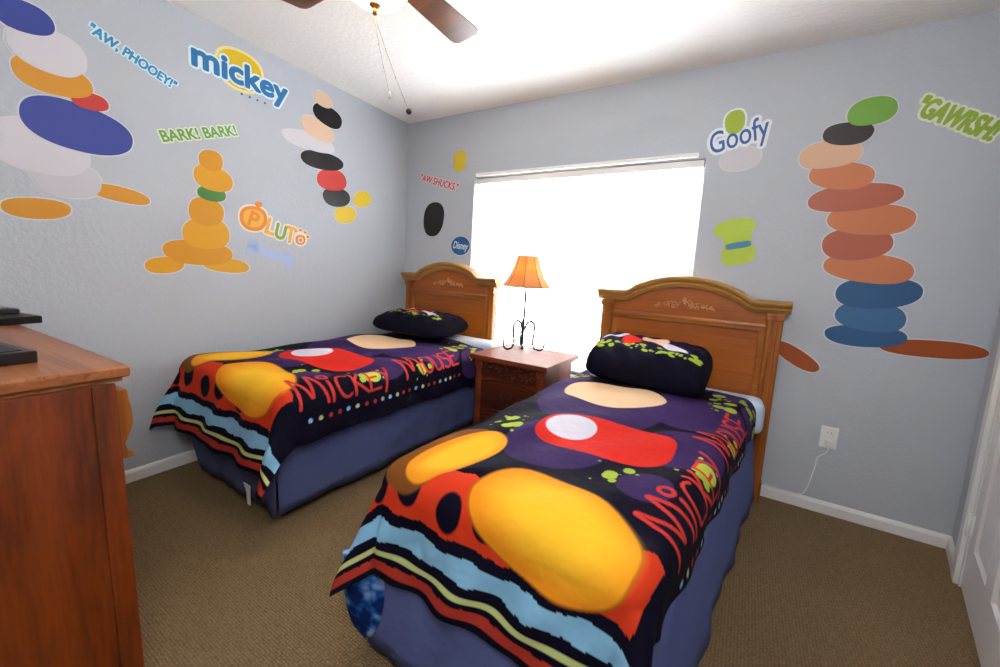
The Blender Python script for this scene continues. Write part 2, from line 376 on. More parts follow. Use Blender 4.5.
# pattern of the printed comforters, painted per vertex from cloth coordinates a (across) and v (along, from the head)
def seg_d(A, V, p, q):
    px, py = p; qx, qy = q; dx, dy = qx-px, qy-py; l = dx*dx+dy*dy+1e-12
    t = np.clip(((A-px)*dx+(V-py)*dy)/l, 0, 1); return np.hypot(A-(px+t*dx), V-(py+t*dy))
def arc(cx, cy, rx, ry, a0, a1, n=12): return [(cx+rx*math.cos(R(a0+(a1-a0)*i/n)), cy+ry*math.sin(R(a0+(a1-a0)*i/n))) for i in range(n+1)]
GL = {
 'M': ([[(0, 0), (.10, 1.0), (.14, .98), (.36, .22), (.40, .22), (.62, 1.0), (.67, .98), (.82, .02)]], .92),
 'i': ([[(.06, 0), (.08, .55)], arc(.10, .80, .12, .13, 100, 440)], .26),
 'C': ([arc(.26, .33, .24, .32, 50, 305)], .50),
 'K': ([[(.05, 0), (.08, .72)], [(.42, .70), (.08, .34), (.50, 0)]], .55),
 'E': ([[(.40, .66), (.06, .66), (.04, .0), (.42, .02)], [(.05, .35), (.34, .36)]], .50),
 'Y': ([[(.0, .68), (.22, .34)], [(.46, .72), (.20, .22), (.12, -.12)], ], .52),
 'O': ([arc(.27, .33, .25, .33, 80, 440)], .58),
 'U': ([[(.03, .66), (.05, .2)]+arc(.24, .2, .19, .2, 180, 360, 8)+[(.44, .66), (.47, 0)]], .54),
 'S': ([arc(.24, .50, .19, .17, 40, 250, 8)+arc(.22, .17, .2, .17, 80, -140, 8)], .48),
 ' ': ([], .30)}
def strokes(text, x0, y0, size, width, slope=0):
    tot = sum(GL[c][1] for c in text); sx = width/tot; out = []; x = 0
    for c in text:
        for pl in GL[c][0]: out.append([(x0+(x+px)*sx, y0+py*size+slope*(x+px)*sx) for px, py in pl])
        x += GL[c][1]
    return out
def ell(A, V, ca, cv, ra, rv, rot=0, p=2.0):
    c, s = math.cos(R(rot)), math.sin(R(rot)); a = (A-ca)*c+(V-cv)*s; v = -(A-ca)*s+(V-cv)*c
    return (np.abs(a/ra)**p+np.abs(v/rv)**p)**(1/p)
def blend(C, mask, color):
    c = np.array(srgb(color) if isinstance(color, str) else color); mask = np.clip(mask, 0, 1)[..., None]; return C*(1-mask)+c*mask
def edge(d, w=.03): return np.clip((1-d)/w+.5, 0, 1)
def comforter_print(A, V, foot, hem):
    C = np.zeros(A.shape+(3,))+np.array(srgb('0D0A20')); rnd = random.Random(11)
    for ca, cv, r_ in ((.28, .75, .25), (-.1, .95, .30), (.35, 1.2, .17), (-.38, .75, .2), (-.05, 1.45, .2), (.42, .32, .13), (-.35, .3, .16), (.15, .3, .12), (.33, 1.55, .09), (.55, .5, .1)):
        C = blend(C, edge(ell(A, V, ca, cv, r_, r_), .05)*.85, '402A62')
    # red band with round navy dots and the stripes above the hem
    h = hem-V; wob = .004*np.sin(A*31)+.0018*np.sin(A*83+1)
    band = ((h+wob) > .205) & ((h-wob*2) < .385)
    C = blend(C, band*(A < .50+.004*np.sin(V*40)), 'D23A1C')
    for i in range(7):
        a_ = -.66+.165*i
        C = blend(C, edge(ell(A, hem-V, a_+.02*(i % 2), .285-.02*(i % 2), .05, .052), .1), '0D0B20')
    C = blend(C, ((h < .205-wob) & (h > .10)).astype(float), '0D0C22')
    C = blend(C, ((h+wob < .170) & (h-wob > .112)).astype(float), '8CC4E6')
    C = blend(C, ((h < .081) & (h > .067)).astype(float), 'C9D38A')
    C = blend(C, ((h+wob*.5 < .048) & (h > .018)).astype(float), 'B2382A')
    # plain rounded colour patches
    d = ell(A, V, -.355, foot-.18, .14, .205, 12, 2.4); C = blend(C, edge(d, .03), '7E4A1E')
    d = ell(A, V, -.30, foot-.20, .10, .19, 12, 2.4); C = blend(C, edge(d, .04), 'E8961E'); C = blend(C, edge(ell(A, V, -.29, foot-.21, .07, .15, 12, 2.4), .5), 'F7BE2C')
    d = ell(A, V, .165, foot-.065, .285, .15, 12, 2.5); C = blend(C, edge(d, .02), 'A85A14'); C = blend(C, edge(d*1.03, .03), 'EE941C')
    C = blend(C, edge(ell(A, V, .185, foot-.075, .21, .105, 12, 2.4), .7), 'FAC22E')
    C = blend(C, edge(ell(A, V, .07, 1.29, .27, .17, -6, 3.2), .02), 'D8281C')
    C = blend(C, edge(ell(A, V, -.08, 1.28, .10, .11, 0, 2.3), .03), 'D9D6E6')
    C = blend(C, edge(ell(A, V, -.11, .74, .26, .19, 0, 2.3), .02), 'F3CDA4')
    # lime splashes
    spl = [(.31, .40), (.37, .55), (-.36, 1.36), (-.30, 1.45), (.48, .42), (.22, 1.52), (-.42, .5), (.62, .26), (.45, 1.32), (.50, .92)]
    for ca, cv in spl:
        for k in range(9):
            q = .055 if k < 4 else .10
            r_ = rnd.uniform(.012, .03) if k < 4 else rnd.uniform(.004, .010)
            C = blend(C, edge(ell(A, V, ca+rnd.uniform(-q, q)*.8, cv+rnd.uniform(-q, q), r_, r_*rnd.uniform(.7, 1.1)), .1), 'A3B93C')
    C = blend(C, edge(ell(A, V, .47, 1.30, .042, .042), .06), 'B5C84A'); C = blend(C, edge(ell(A, V, .64, .34, .05, .07), .06), 'B5C84A')
    # hand-lettered words along the right side and the dotted line beneath them
    X = 1.71-V; Y = .55-A
    near = (Y > -.09) & (Y < .30) & (X > -.05) & (X < 1.2)
    dist = np.full(A.shape, 9.0)
    xs, ys = X[near], Y[near]; dd = np.full(xs.shape, 9.0)
    for pl in strokes('MiCKEY', 0, .0, .19, .53)+strokes('MOUSE', .62, .01, .18, .47, .02):
        for p, q in zip(pl[:-1], pl[1:]): dd = np.minimum(dd, seg_d(xs, ys, p, q))
    dist[near] = dd
    C = blend(C, np.clip((.0085-dist)/.003, 0, 1), 'C8382E')
    dots = ['8CC4E6', 'C9D38A', 'B2382A', 'B2382A', '8CC4E6', 'C9D38A', 'B2382A', 'B2382A', 'A9C3A0']
    for i in range(22): C = blend(C, edge(ell(A, V, .608, 1.67-i*.050, .0105, .0105), .2), dots[i % 9])
    return C
def drape(name, a_max, a_max_l, v0, hem, place, label, dens=.0042, paint=None, parent=None, th=.012, **k):
    na = int((a_max+a_max_l)/dens); nv = int((hem-v0)/dens)
    a = np.linspace(-a_max_l, a_max, na); v = np.linspace(v0, hem, nv); A, V = np.meshgrid(a, v)
    X, Y, Z = place(A, V); co = np.stack([X, Y, Z], -1).reshape(-1, 3)
    me = bpy.data.meshes.new(name); me.vertices.add(na*nv); me.vertices.foreach_set('co', co.astype(np.float32).ravel())
    idx = np.arange(na*nv).reshape(nv, na); q = np.stack([idx[:-1, :-1], idx[1:, :-1], idx[1:, 1:], idx[:-1, 1:]], -1).reshape(-1, 4)
    me.loops.add(q.size); me.loops.foreach_set('vertex_index', q.ravel().astype(np.int32)); me.polygons.add(len(q))
    me.polygons.foreach_set('loop_start', np.arange(0, q.size, 4, dtype=np.int32)); me.update(calc_edges=True); me.validate()
    me.polygons.foreach_set('use_smooth', np.ones(len(q), bool))
    C = paint(A, V).reshape(-1, 3); C = np.concatenate([C, np.ones((len(C), 1))], 1)
    at = me.color_attributes.new('print', 'FLOAT_COLOR', 'POINT'); at.data.foreach_set('color', C.astype(np.float32).ravel())
    me.materials.append(M['quilt']); o = bpy.data.objects.new(name, me); col.objects.link(o); tag(o, label=label, **k)
    if parent: o.parent = parent
    s = o.modifiers.new('thick', 'SOLIDIFY'); s.thickness = th; s.offset = -1
    return o
def comforter(xc, halfw, taper, shift, foot, hem, zt, label, wallclamp, seed, dl, am, pw, sf):
    ph = seed*1.7
    def place(A, V):
        r_ = .07; hw = halfw-r_; L = foot-r_
        s = np.sign(A); da = np.maximum(0, np.abs(A)-hw); db = np.maximum(0, V-L); rho = (da**pw+db**pw)**(1/pw)+1e-9
        th = np.arctan2(db, da); corner = np.sin(2*th)*(da > 0)*(db > 0)
        arcl = r_*math.pi/2
        run = np.where(rho < arcl, rho/r_, math.pi/2)
        over = np.maximum(0, rho-arcl)
        fl = sf+.10*(db > 0)*np.sin(th)+.30*corner**2
        wave = .009*np.sin((V*(da > 0)*(db == 0)+A*1.3*(db > 0))*15+ph)+.005*np.sin((V+A)*31+ph*2)
        wave = wave+.022*corner*np.sin(th*5+ph)
        out = np.where(rho < arcl, r_*np.sin(run), r_+over*fl+wave*np.minimum(1, over/.12))
        drop = np.where(rho < arcl, r_*(1-np.cos(run)), r_+over*np.sqrt(1-np.clip(fl, 0, .8)**2))
        dx = s*np.cos(th)*(rho > 1e-6); dy = -np.sin(th)*(rho > 1e-6)
        bx = np.clip(A, -hw, hw); by = -np.minimum(V, L)
        t = np.clip(V/foot, 0, 1.1)
        X = xc+shift*t+(bx+dx*out)*(1-(1-taper)*t)
        Y = by+dy*out
        puff = .010*np.sin(A*9+ph)*np.sin(V*6)+.006*np.sin(A*17+V*13)+.018*(1-(np.abs(A)/halfw)**4).clip(0, 1)
        Z = zt-drop+puff*np.clip(1-rho/.1, 0, 1)
        if wallclamp: 
            lim = LK*Y+.014+.012; X = np.maximum(X, lim)
        Z = np.maximum(Z, .02)
        return X, Y, Z
    return drape('comforter', am, dl, .29, hem, place, label, paint=lambda A, V: comforter_print(A, V, foot, hem), cat='comforter', group='printed comforters on the two beds')
def skirt(xc, taper, shift, foot, label, tagit=False, hw=.455, zb=.012, inw=1):
    o = empty('bed_skirt', (xc, -.1, 0), label=label, cat='bed skirt', group='blue bed skirts')
    K = lambda y: 1-(1-taper)*min(1, (-y)/foot)
    S = lambda y: shift*min(1, -y/foot)
    fy = -foot+.1-.015
    def run(fn, n, name, ht=.463, z0=zb, z1=.44):
        b = B(); rows = 7; g = []
        for j in range(rows+1):
            t = j/rows; z = z1+(z0-z1)*t; row = []
            for i in range(n):
                x, y, nx, ny = fn(i/(n-1), ht+(hw-ht)*t, .03*t*inw)
                w = (.007*math.sin(i*.35)+.005*math.sin(i*.83+1))*t+.006*t
                row.append(b.verts.new((x+nx*w, y+ny*w, z+(.006*math.sin(i*.21+2) if j == rows else 0))))
            g.append(row)
        for j in range(rows):
            for i in range(n-1): f = b.faces.new((g[j][i], g[j][i+1], g[j+1][i+1], g[j+1][i])); f.smooth = True
        q = obj(name, b, M['skirt'], o); m_ = q.modifiers.new('thick', 'SOLIDIFY'); m_.thickness = .004
    run(lambda t, h, e: (S(fy*t)+(h+.006)*K(fy*t), (fy+e)*t, 1, 0), 61, 'side_panel')
    run(lambda t, h, e: (S(fy*t)-(h+.006)*K(fy*t), (fy+e)*t, -1, 0), 61, 'side_panel')
    run(lambda t, h, e: (S(fy)+(2*t-1)*(h+.006)*K(fy), fy+e, 0, -1), 41, 'foot_panel')
    w = hw*K(fy)
    if tagit:
        b = B(); bm_prism(b, [(w-.16, .13), (w-.10, .13), (w-.105, .10), (w-.11, .03), (w-.135, .03), (w-.138, .095)], fy-.045, fy-.042, 'xz'); 
        for v_ in b.verts: v_.co.x -= .03; v_.co.y += .052-.15*(.13-v_.co.z)*-1*.3; v_.co.z += .03
        obj('care_tag', b, M['label'], o, label='white cloth care tag')
    return o

SH2['s'] = 0
bed1 = make_bed(.655, .598, 1.0, 1.76, 'honey oak twin bed in the left corner against the decorated wall', .95, .33)
SH2['s'] = -.125
bed2 = make_bed(2.365, 2.409, .80, 1.80, 'honey oak twin bed on the right of the nightstand, nearest the camera')
comforter(.66, .505, 1.0, 0.0, 1.80, 2.12, .637, 'navy printed comforter with red lettering on the left bed beside the wall', True, 1, .70, .70, 2.5, .05)
comforter(2.365, .50, .80, -.125, 1.90, 2.185, .61, 'navy printed comforter with red lettering on the near right bed', False, 2, .70, .635, 2.0, .0)
skirt(.655, 1.0, 0, 1.78, 'dusty blue bed skirt with a white care tag under the left bed', True, .37, .04, 2)
skirt(2.365, .80, -.125, 1.88, 'dusty blue bed skirt hanging under the near right bed', False, .50, .02, 0)

# fitted sheets showing at the head
def sheet(xc, w, z, label):
    b = bm_box(B(), (-w, -.185, -.17), (w, -.005, 0), .045, 4); bmesh.ops.delete(b, geom=[f for f in b.faces if f.normal.z < -.5], context='FACES')
    for v in b.verts: v.co.x += .004*math.sin(v.co.y*40); 
    for f in b.faces: f.smooth = True
    o = obj('bed_sheet', b, M['sheet'], label=label, cat='sheet', group='light blue sheets at the bed heads'); o.location = (xc, -.118, z); q = o.modifiers.new('thick', 'SOLIDIFY'); q.thickness = .004; q.offset = -1; return o
sheet(.660, .530, .672, 'light blue sheet turned out below the pillow of the left bed')
sheet(2.365, .500, .605, 'light blue sheet edge showing by the headboard of the near right bed')

# pillows
def pillow(c, size, rot, label, seed):
    n = 150; u = np.linspace(-1, 1, n); U, V = np.meshgrid(u, u); sx, sy, sz = size
    e = (1-np.abs(U)**5).clip(0)**.5*(1-np.abs(V)**5).clip(0)**.5
    prof = (1-np.abs(U)**7).clip(0)**.45*(1-np.abs(V)**3).clip(0)**.45
    pin = 1-.07*V**4*np.abs(U)**3; pin2 = 1-.10*U**4*np.abs(V)**3
    Xp, Yp = U*pin*sx/2, V*pin2*sy/2
    wr = .006*np.sin(U*9+seed)*np.sin(V*7+seed)+.004*np.sin(U*17+V*9)
    top = prof*sz*.62+wr*prof; bot = -prof*sz*.38
    me = bpy.data.meshes.new('pillow'); co = np.concatenate([np.stack([Xp, Yp, top], -1).reshape(-1, 3), np.stack([Xp, Yp, bot-.0005], -1).reshape(-1, 3)])
    idx = np.arange(n*n).reshape(n, n); q1 = np.stack([idx[:-1, :-1], idx[:-1, 1:], idx[1:, 1:], idx[1:, :-1]], -1).reshape(-1, 4); q2 = q1[:, ::-1]+n*n
    ring = np.concatenate([idx[0, :], idx[1:, -1], idx[-1, -2::-1], idx[-2:0:-1, 0]]); r2 = np.roll(ring, -1)
    q3 = np.stack([ring, ring+n*n, r2+n*n, r2], -1)
    me.from_pydata(co.tolist(), [], np.concatenate([q1, q2, q3]).tolist()); me.polygons.foreach_set('use_smooth', np.ones(len(me.polygons), bool))
    C = np.zeros((n, n, 3))+np.array(srgb('0B0B1E')); rnd = random.Random(seed)
    A = U*sx/2; W = V*sy/2
    C = blend(C, edge(ell(A, W, -.03, .03, .30, .12), .4)*.6, '2E2348')
    C = blend(C, edge(ell(A, W, -.10, .02, .055, .05, 10), .08), 'D8281C'); C = blend(C, edge(ell(A, W, .02, .06, .075, .045, -10), .08), 'EFC4A4')
    C = blend(C, edge(ell(A, W, -.20, .05, .075, .02, 20), .1), 'DAD8E6'); C = blend(C, edge(ell(A, W, .13, .00, .08, .022, -25), .1), 'DAD8E6')
    for k in range(46):
        x = rnd.uniform(-.27, .27); r_ = rnd.uniform(.004, .014)
        C = blend(C, edge(ell(A, W, x, -.05+rnd.uniform(-.035, .03)-.2*(x*x), r_*1.3, r_), .2), 'A3C03C')
    cc = np.concatenate([C.reshape(-1, 3), np.zeros((n*n, 3))+np.array(srgb('0B0B1E'))]); cc = np.concatenate([cc, np.ones((len(cc), 1))], 1)
    at = me.color_attributes.new('print', 'FLOAT_COLOR', 'POINT'); at.data.foreach_set('color', cc.astype(np.float32).ravel())
    me.materials.append(M['quilt']); o = bpy.data.objects.new('pillow', me); col.objects.link(o); o.location = c; o.rotation_euler = rot
    return tag(o, label, 'pillow', 'navy printed pillows')
pillow((.575, -.38, .748), (.69, .44, .16), (R(4), 0, R(-3)), 'navy printed pillow lying flat at the head of the left bed', 2)
pillow((2.29, -.37, .728), (.63, .40, .205), (R(16), R(2), R(-2)), 'plump navy printed pillow leaning at the headboard of the near right bed', 5)

# blue fleece blanket end poking out under the near comforter's foot corner
b = B(); n = 26; rows = 10; g = []
for j in range(rows+1):
    t = j/rows; row = []
    for i in range(n):
        th = 2*math.pi*i/n; w = .085*(1-t**2.2)**.5*(1-.25*t)+.006; fold = 1+.22*math.sin(th*3+t*3)
        row.append(b.verts.new((math.cos(th)*w*fold+.02*t, math.sin(th)*w*.38*fold, .0-.235*t)))
    g.append(row)
for j in range(rows):
    for i in range(n): f = b.faces.new((g[j][i], g[j][(i+1) % n], g[j+1][(i+1) % n], g[j+1][i])); f.smooth = True
b.faces.new(g[0]); b.faces.new(g[-1][::-1])
mb = mat('blue_fleece', '2A62B8', .9, spec=.1)
nt = mb.node_tree; tc = nt.nodes.new('ShaderNodeTexCoord'); nz = nt.nodes.new('ShaderNodeTexNoise'); rp = nt.nodes.new('ShaderNodeValToRGB')
nz.inputs['Scale'].default_value = 14; nt.links.new(tc.outputs['Object'], nz.inputs['Vector']); nt.links.new(nz.outputs['Fac'], rp.inputs['Fac']); nt.links.new(rp.outputs[0], nt.nodes['Principled BSDF'].inputs['Base Color'])
e = rp.color_ramp.elements; e[0].position = .42; e[0].color = (*srgb('12306E'), 1); e[1].position = .60; e[1].color = (*srgb('9AB2D4'), 1); k_ = e.new(.5); k_.color = (*srgb('2468BE'), 1)
bk = obj('blanket', b, mb, label='bright blue patterned blanket end hanging below the comforter corner of the right bed', cat='blanket'); bk.location = (1.80, -1.905, .27)

# ---------------------------------------------------------------- nightstand and lamp
ns = empty('nightstand', (1.475, -.29, 0), label='dark red-brown wooden nightstand with a carved apron between the two beds', cat='nightstand')
w, d = .255, .225
b = bm_box(B(), (-w-.03, -d-.04, .615), (w+.03, d+.03, .645), .006, 3); bm_box(b, (-w-.012, -d-.02, .600), (w+.012, d+.01, .615), .004); obj('top', b, M['nsw'], ns)
b = B(); bm_box(b, (-w+.01, -d+.012, .07), (w-.01, d, .6)); obj('body', b, M['nsw'], ns)
for s in (-1, 1):
    b = B(); cx = s*(w-.025)
    pr = [(-.025, .03), (-.025, 0), (-.018, -.008), (-.006, -.012), (.006, -.012), (.018, -.008), (.025, 0), (.025, .03)]
    bm_prism(b, [(cx+a, -d+c) for a, c in pr], .09, .56, 'xy'); bm_box(b, (cx-.028, -d-.014, .555), (cx+.028, -d+.03, .6), .004); bm_box(b, (cx-.03, -d-.016, 0), (cx+.03, -d+.03, .09), .005)
    obj('pilaster', b, M['nsw'], ns)
for z0, z1 in ((.10, .29), (.305, .495)):
    b = B(); x0 = w-.055
    pts = [(-x0, z0), (x0, z0), (x0, z1-.02)]+[(x0-2*x0*i/12, z1-.02+.02*math.sin(math.pi*i/12)) for i in range(1, 12)]+[(-x0, z1-.02)]
    bm_prism(b, pts, -d-.006, -d+.012, 'xz')
    bm_prism(b, [(p*.88, z0+(q-z0)*.8+.02) for p, q in pts], -d-.011, -d-.005, 'xz')
    dw = obj('drawer', b, M['nsd'], ns)
    b = B(); zc = (z0+z1)/2; bm_tube(b, [(-.04, -d-.013, zc+.008), (-.035, -d-.024, zc-.006), (0, -d-.028, zc-.016), (.035, -d-.024, zc-.006), (.04, -d-.013, zc+.008)], .0035, 8)
    bm_ball(b, (-.04, -d-.012, zc+.008), (.009, .004, .009)); bm_ball(b, (.04, -d-.012, zc+.008), (.009, .004, .009)); obj('drawer_pull', b, M['brassd'], dw)
b = B(); bm_box(b, (-w+.05, -d-.002, .505), (w-.05, -d+.012, .6)); rnd = random.Random(5)
for i in range(60):
    bm_ball(b, (rnd.uniform(-.19, .19), -d-.003, rnd.uniform(.52, .585)), (.012, .005, .005), seg=6, rot=Matrix.Rotation(rnd.uniform(-1.5, 1.5), 4, 'Y'))
obj('carved_apron', b, M['nsd'], ns)

lx, ly, lz = 1.368, -.155, .645
lp = empty('table_lamp', (lx, ly, lz), label='small lit table lamp with amber shade and black scrolled iron base on the nightstand', cat='lamp')
b = B(); bm_tube(b, [(0, 0, .0), (0, 0, .48)], .0068, 8); bm_lathe(b, [(.006, 0), (.008, .004), (.008, .012), (.005, .02)], (0, 0, .24), 12); bm_lathe(b, [(.012, 0), (.013, .003), (.006, .012)], (0, 0, 0), 12); obj('stem', b, M['iron'], lp)
def spiral(a):
    pts = []
    # rises from a small foot curl, arches over and returns to the stem
    for t in range(0, 11): th = R(200-t*26+0); r_ = .014+.0022*t; pts.append((.125+r_*math.cos(th)*.9, .028+r_*math.sin(th)))
    key = [(.108, .004), (.082, .012), (.068, .05), (.076, .10), (.074, .155), (.052, .178), (.026, .165), (.006, .12)]
    foot_ = [(.145, .062), (.150, .040), (.142, .016), (.122, .004)]
    P = foot_+key; out = []
    for i in range(len(P)-1):
        p0, p1, p2, p3 = P[max(i-1, 0)], P[i], P[i+1], P[min(i+2, len(P)-1)]
        for k in range(6):
            t = k/6; f = lambda a0, a1, a2, a3: .5*((2*a1)+(-a0+a2)*t+(2*a0-5*a1+4*a2-a3)*t*t+(-a0+3*a1-3*a2+a3)*t**3)
            out.append((f(p0[0], p1[0], p2[0], p3[0]), f(p0[1], p1[1], p2[1], p3[1])))
    out.append(P[-1]); return [(x*1.12*math.cos(a), x*1.12*math.sin(a), z*1.15+.005) for x, z in out]
for a in (R(5), R(125), R(245)):
    b = B(); bm_tube(b, spiral(a), .0072, 8); obj('scroll_leg', b, M['iron'], lp)
b = B(); bm_lathe(b, [(.002, 0), (.042, .004), (.045, .007), (.003, .010)], (0, 0, .425), 20); bm_lathe(b, [(.008, 0), (.012, .02), (.012, .045)], (0, 0, .435), 12); obj('drip_cup', b, mat('cream_cup', 'D8C8A0', .4), lp)
b = B()
prof_ = [(.17, .452), (.145, .488), (.118, .53), (.096, .58), (.080, .63), (.072, .668)]
rings = []
for r_, z in prof_:
    ring = []
    for k in range(8):
        th = 2*math.pi*(k+.5)/8; ring.append(b.verts.new((r_*math.cos(th), r_*math.sin(th), z)))
    rings.append(ring)
for i in range(len(prof_)-1):
    for k in range(8): b.faces.new((rings[i][k], rings[i][(k+1) % 8], rings[i+1][(k+1) % 8], rings[i+1][k]))
sh = obj('lamp_shade', b, M['shade'], lp); s = sh.modifiers.new('thick', 'SOLIDIFY'); s.thickness = .002
b = B()
for k in range(8):
    th = 2*math.pi*(k+.5)/8; bm_tube(b, [(r_*1.01*math.cos(th), r_*1.01*math.sin(th), z) for r_, z in prof_], .0018, 5)
for r_, z in (prof_[0], prof_[-1]):
    bm_tube(b, [(r_*1.01*math.cos(2*math.pi*(k+.5)/8), r_*1.01*math.sin(2*math.pi*(k+.5)/8), z) for k in range(9)], .0025, 5)
obj('shade_trim', b, mat('dark_brown_braid', '4A2A16', .7), sh)
b = B(); bm_ball(b, (0, 0, .57), (.026, .026, .034)); obj('light_bulb', b, mat('bulb', (1, .85, .6), .4, emit=150, ecol=(1, .70, .38)), lp)

# ---------------------------------------------------------------- dresser and what lies on it
DA = R(3)
ds = empty('dresser', (1.39, -2.305, 0), DA, label='large honey-brown oak dresser cut off by the left edge of the photo', cat='dresser')
DWd, DDp, DHt = 1.08, .50, .90
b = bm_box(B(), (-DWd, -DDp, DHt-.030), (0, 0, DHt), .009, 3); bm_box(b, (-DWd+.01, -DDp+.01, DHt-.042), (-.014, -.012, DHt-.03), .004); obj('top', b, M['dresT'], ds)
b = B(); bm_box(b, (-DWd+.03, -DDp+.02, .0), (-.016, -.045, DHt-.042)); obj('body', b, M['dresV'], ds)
b = B(); bm_box(b, (-.016, -DDp+.015, .0), (-.008, -.035, DHt-.042), .002); bm_box(b, (-.012, -.075, 0), (-.003, -.03, DHt-.042), .003)
for v_ in b.verts: v_.co.x += .09*(1-v_.co.z/.86)*(1 if v_.co.x > -.0165 else 0)
obj('end_panel', b, M['dresV'], ds)
for i in range(3):
    for sx in range(2):
        x0 = -DWd+.08+sx*.47; z0 = .12+i*.235
        b = B(); bm_box(b, (x0, -.045, z0), (x0+.45, -.022, z0+.22), .006, 3); dw = obj('drawer', b, M['dresV'], ds)
        b = B(); bm_ball(b, (x0+.225, -.004, z0+.11), (.016, .012, .016)); bm_tube(b, [(x0+.225, -.024, z0+.11), (x0+.225, -.006, z0+.11)], .006); obj('knob', b, M['brass'], dw)
# scrolled corner bracket below the top
for x0 in (-.062, -DWd+.035):
    b = B()
    pts = [(-.045, .835), (.004, .835), (.007, .815), (.012, .78), (.014, .75), (.010, .725), (.002, .705), (-.004, .69), (.0, .672), (.012, .660), (.014, .650), (-.045, .650)]
    bm_prism(b, [(p-.012, q) for p, q in pts], x0, x0+.05, 'yz'); obj('corbel', b, M['oakV'], ds)

b = bm_box(B(), (-.62, -.22, 0), (0, 0, .030), .004); cb = empty('set_top_box', (1.225, -2.435, .901), R(10), label='flat wide black electronics box lying on the dresser top', cat='electronics')
obj('housing', b, M['blk'], cb); b = bm_box(B(), (-.6, -.2, .030), (-.02, -.02, .0325), .001); obj('top_cover', b, M['blk2'], cb)
b = bm_box(B(), (-.30, -.13, 0), (0, 0, .028), .005); rc = empty('disc_player', (.47, -2.30, .901), R(14), label='small black device at the back of the dresser under the remote', cat='electronics')
obj('housing', b, M['blk'], rc); b = bm_box(B(), (-.29, -.004, .008), (-.01, .002, .02), .001); obj('front_panel', b, M['blk2'], rc)
rm = empty('remote_control', (.38, -2.34, .930), R(14), label='slim dark remote control resting on the small black device', cat='remote control')
b = bm_box(B(), (-.19, -.05, 0), (0, 0, .018), .006, 3); obj('remote_body', b, M['blk2'], rm)
b = B()
for i in range(6):
    for j in range(3): bm_box(b, (-.17+i*.026, -.042+j*.012, .018), (-.157+i*.026, -.036+j*.012, .0205), .001)
obj('buttons', b, M['steel'], rm)

# ---------------------------------------------------------------- outlet, plug and cord
ol = empty('wall_outlet', (3.177, 0, .42), label='white double wall outlet with a plug, right of the near headboard', cat='outlet')
b = bm_box(B(), (-.037, -.006, -.058), (.037, 0, .058), .003); obj('cover_plate', b, M['plastic'], ol)
for z in (-.024, .024):
    b = B(); bm_prism(b, [(.017*math.cos(t*math.pi/8), z+.0165*math.sin(t*math.pi/8)) for t in range(16)], -.0085, -.005, 'xz'); sk = obj('socket', b, M['plastic'], ol)
    b = B(); bm_box(b, (-.008, -.009, z-.001), (-.006, -.0084, z+.009)); bm_box(b, (.006, -.009, z-.001), (.008, -.0084, z+.009)); obj('slot', b, M['blk'], sk)
pc = empty('power_cord', (3.177, -.012, .396), label='white power cord running from the outlet down to the baseboard', cat='power cord')
b = bm_box(B(), (-.012, -.026, -.014), (.012, 0, .014), .004); obj('plug', b, M['plastic'], pc)
def cr(P, n=6):
    out = []
    for i in range(len(P)-1):
        p0, p1, p2, p3 = [Vector(P[max(0, min(len(P)-1, j))]) for j in (i-1, i, i+1, i+2)]
        for k in range(n):
            t = k/n; out.append(.5*((2*p1)+(p2-p0)*t+(2*p0-5*p1+4*p2-p3)*t*t+(3*p1-p0-3*p2+p3)*t**3))
    out.append(Vector(P[-1])); return out
b = B(); bm_tube(b, cr([(0, -.018, -.014), (-.004, -.022, -.05), (-.035, -.012, -.09), (-.04, -.006, -.15), (-.05, -.004, -.22), (-.06, -.004, -.28), (-.08, -.006, -.318), (-.13, -.010, -.325), (-.20, -.008, -.322), (-.255, -.006, -.318)]), .0028, 6); obj('cord', b, M['plastic'], pc)

# ---------------------------------------------------------------- ceiling fan
fx, fy_, fz = 1.51, -1.65, 2.25
fn = empty('ceiling_fan', (fx, fy_, H), label='bronze ceiling fan with brown wooden blades and a glowing glass bowl light', cat='ceiling fan')
z_ = lambda z: z-H-.012
b = B(); bm_lathe(b, [(.068, z_(2.44)), (.066, z_(2.42)), (.05, z_(2.40)), (.016, z_(2.385)), (.014, z_(2.33))][::-1], (0, 0, 0), 28); obj('canopy', b, M['brass'], fn)
b = B(); bm_lathe(b, [(.03, z_(2.345)), (.085, z_(2.335)), (.105, z_(2.31)), (.105, z_(2.27)), (.085, z_(2.245)), (.05, z_(2.235)), (.05, z_(2.20)), (.07, z_(2.185))][::-1], (0, 0, 0), 32); obj('motor_housing', b, M['brass'], fn)
for k in range(4):
    a = R(90+90*k); Mz = Matrix.Rotation(a, 4, 'Z') @ Matrix.Rotation(R(-9), 4, 'X')
    t = B(); pts = [(.165, -.052), (.20, -.056), (.485, -.070), (.508, -.066), (.522, -.05), (.522, .05), (.508, .066), (.485, .070), (.20, .056), (.165, .052)]
    bm_prism(t, pts, -.003, .003, 'xy'); bmesh.ops.transform(t, matrix=Matrix.Translation((0, 0, z_(2.25))) @ Mz, verts=t.verts); bo = obj('blade', t, M['blade'], fn)
    t = B(); bm_prism(t, [(.09, -.012), (.15, -.016), (.185, -.045), (.225, -.03), (.245, 0), (.225, .03), (.185, .045), (.15, .016), (.09, .012)], .003, .008, 'xy'); bmesh.ops.transform(t, matrix=Matrix.Translation((0, 0, z_(2.25))) @ Mz, verts=t.verts); obj('blade_bracket', t, M['brass'], bo)
b = B(); bm_lathe(b, [(.004, z_(2.098)), (.03, z_(2.100)), (.07, z_(2.112)), (.10, z_(2.135)), (.115, z_(2.165)), (.118, z_(2.185)), (.05, z_(2.187))], (0, 0, 0), 36); obj('glass_bowl', b, M['bowl'], fn)
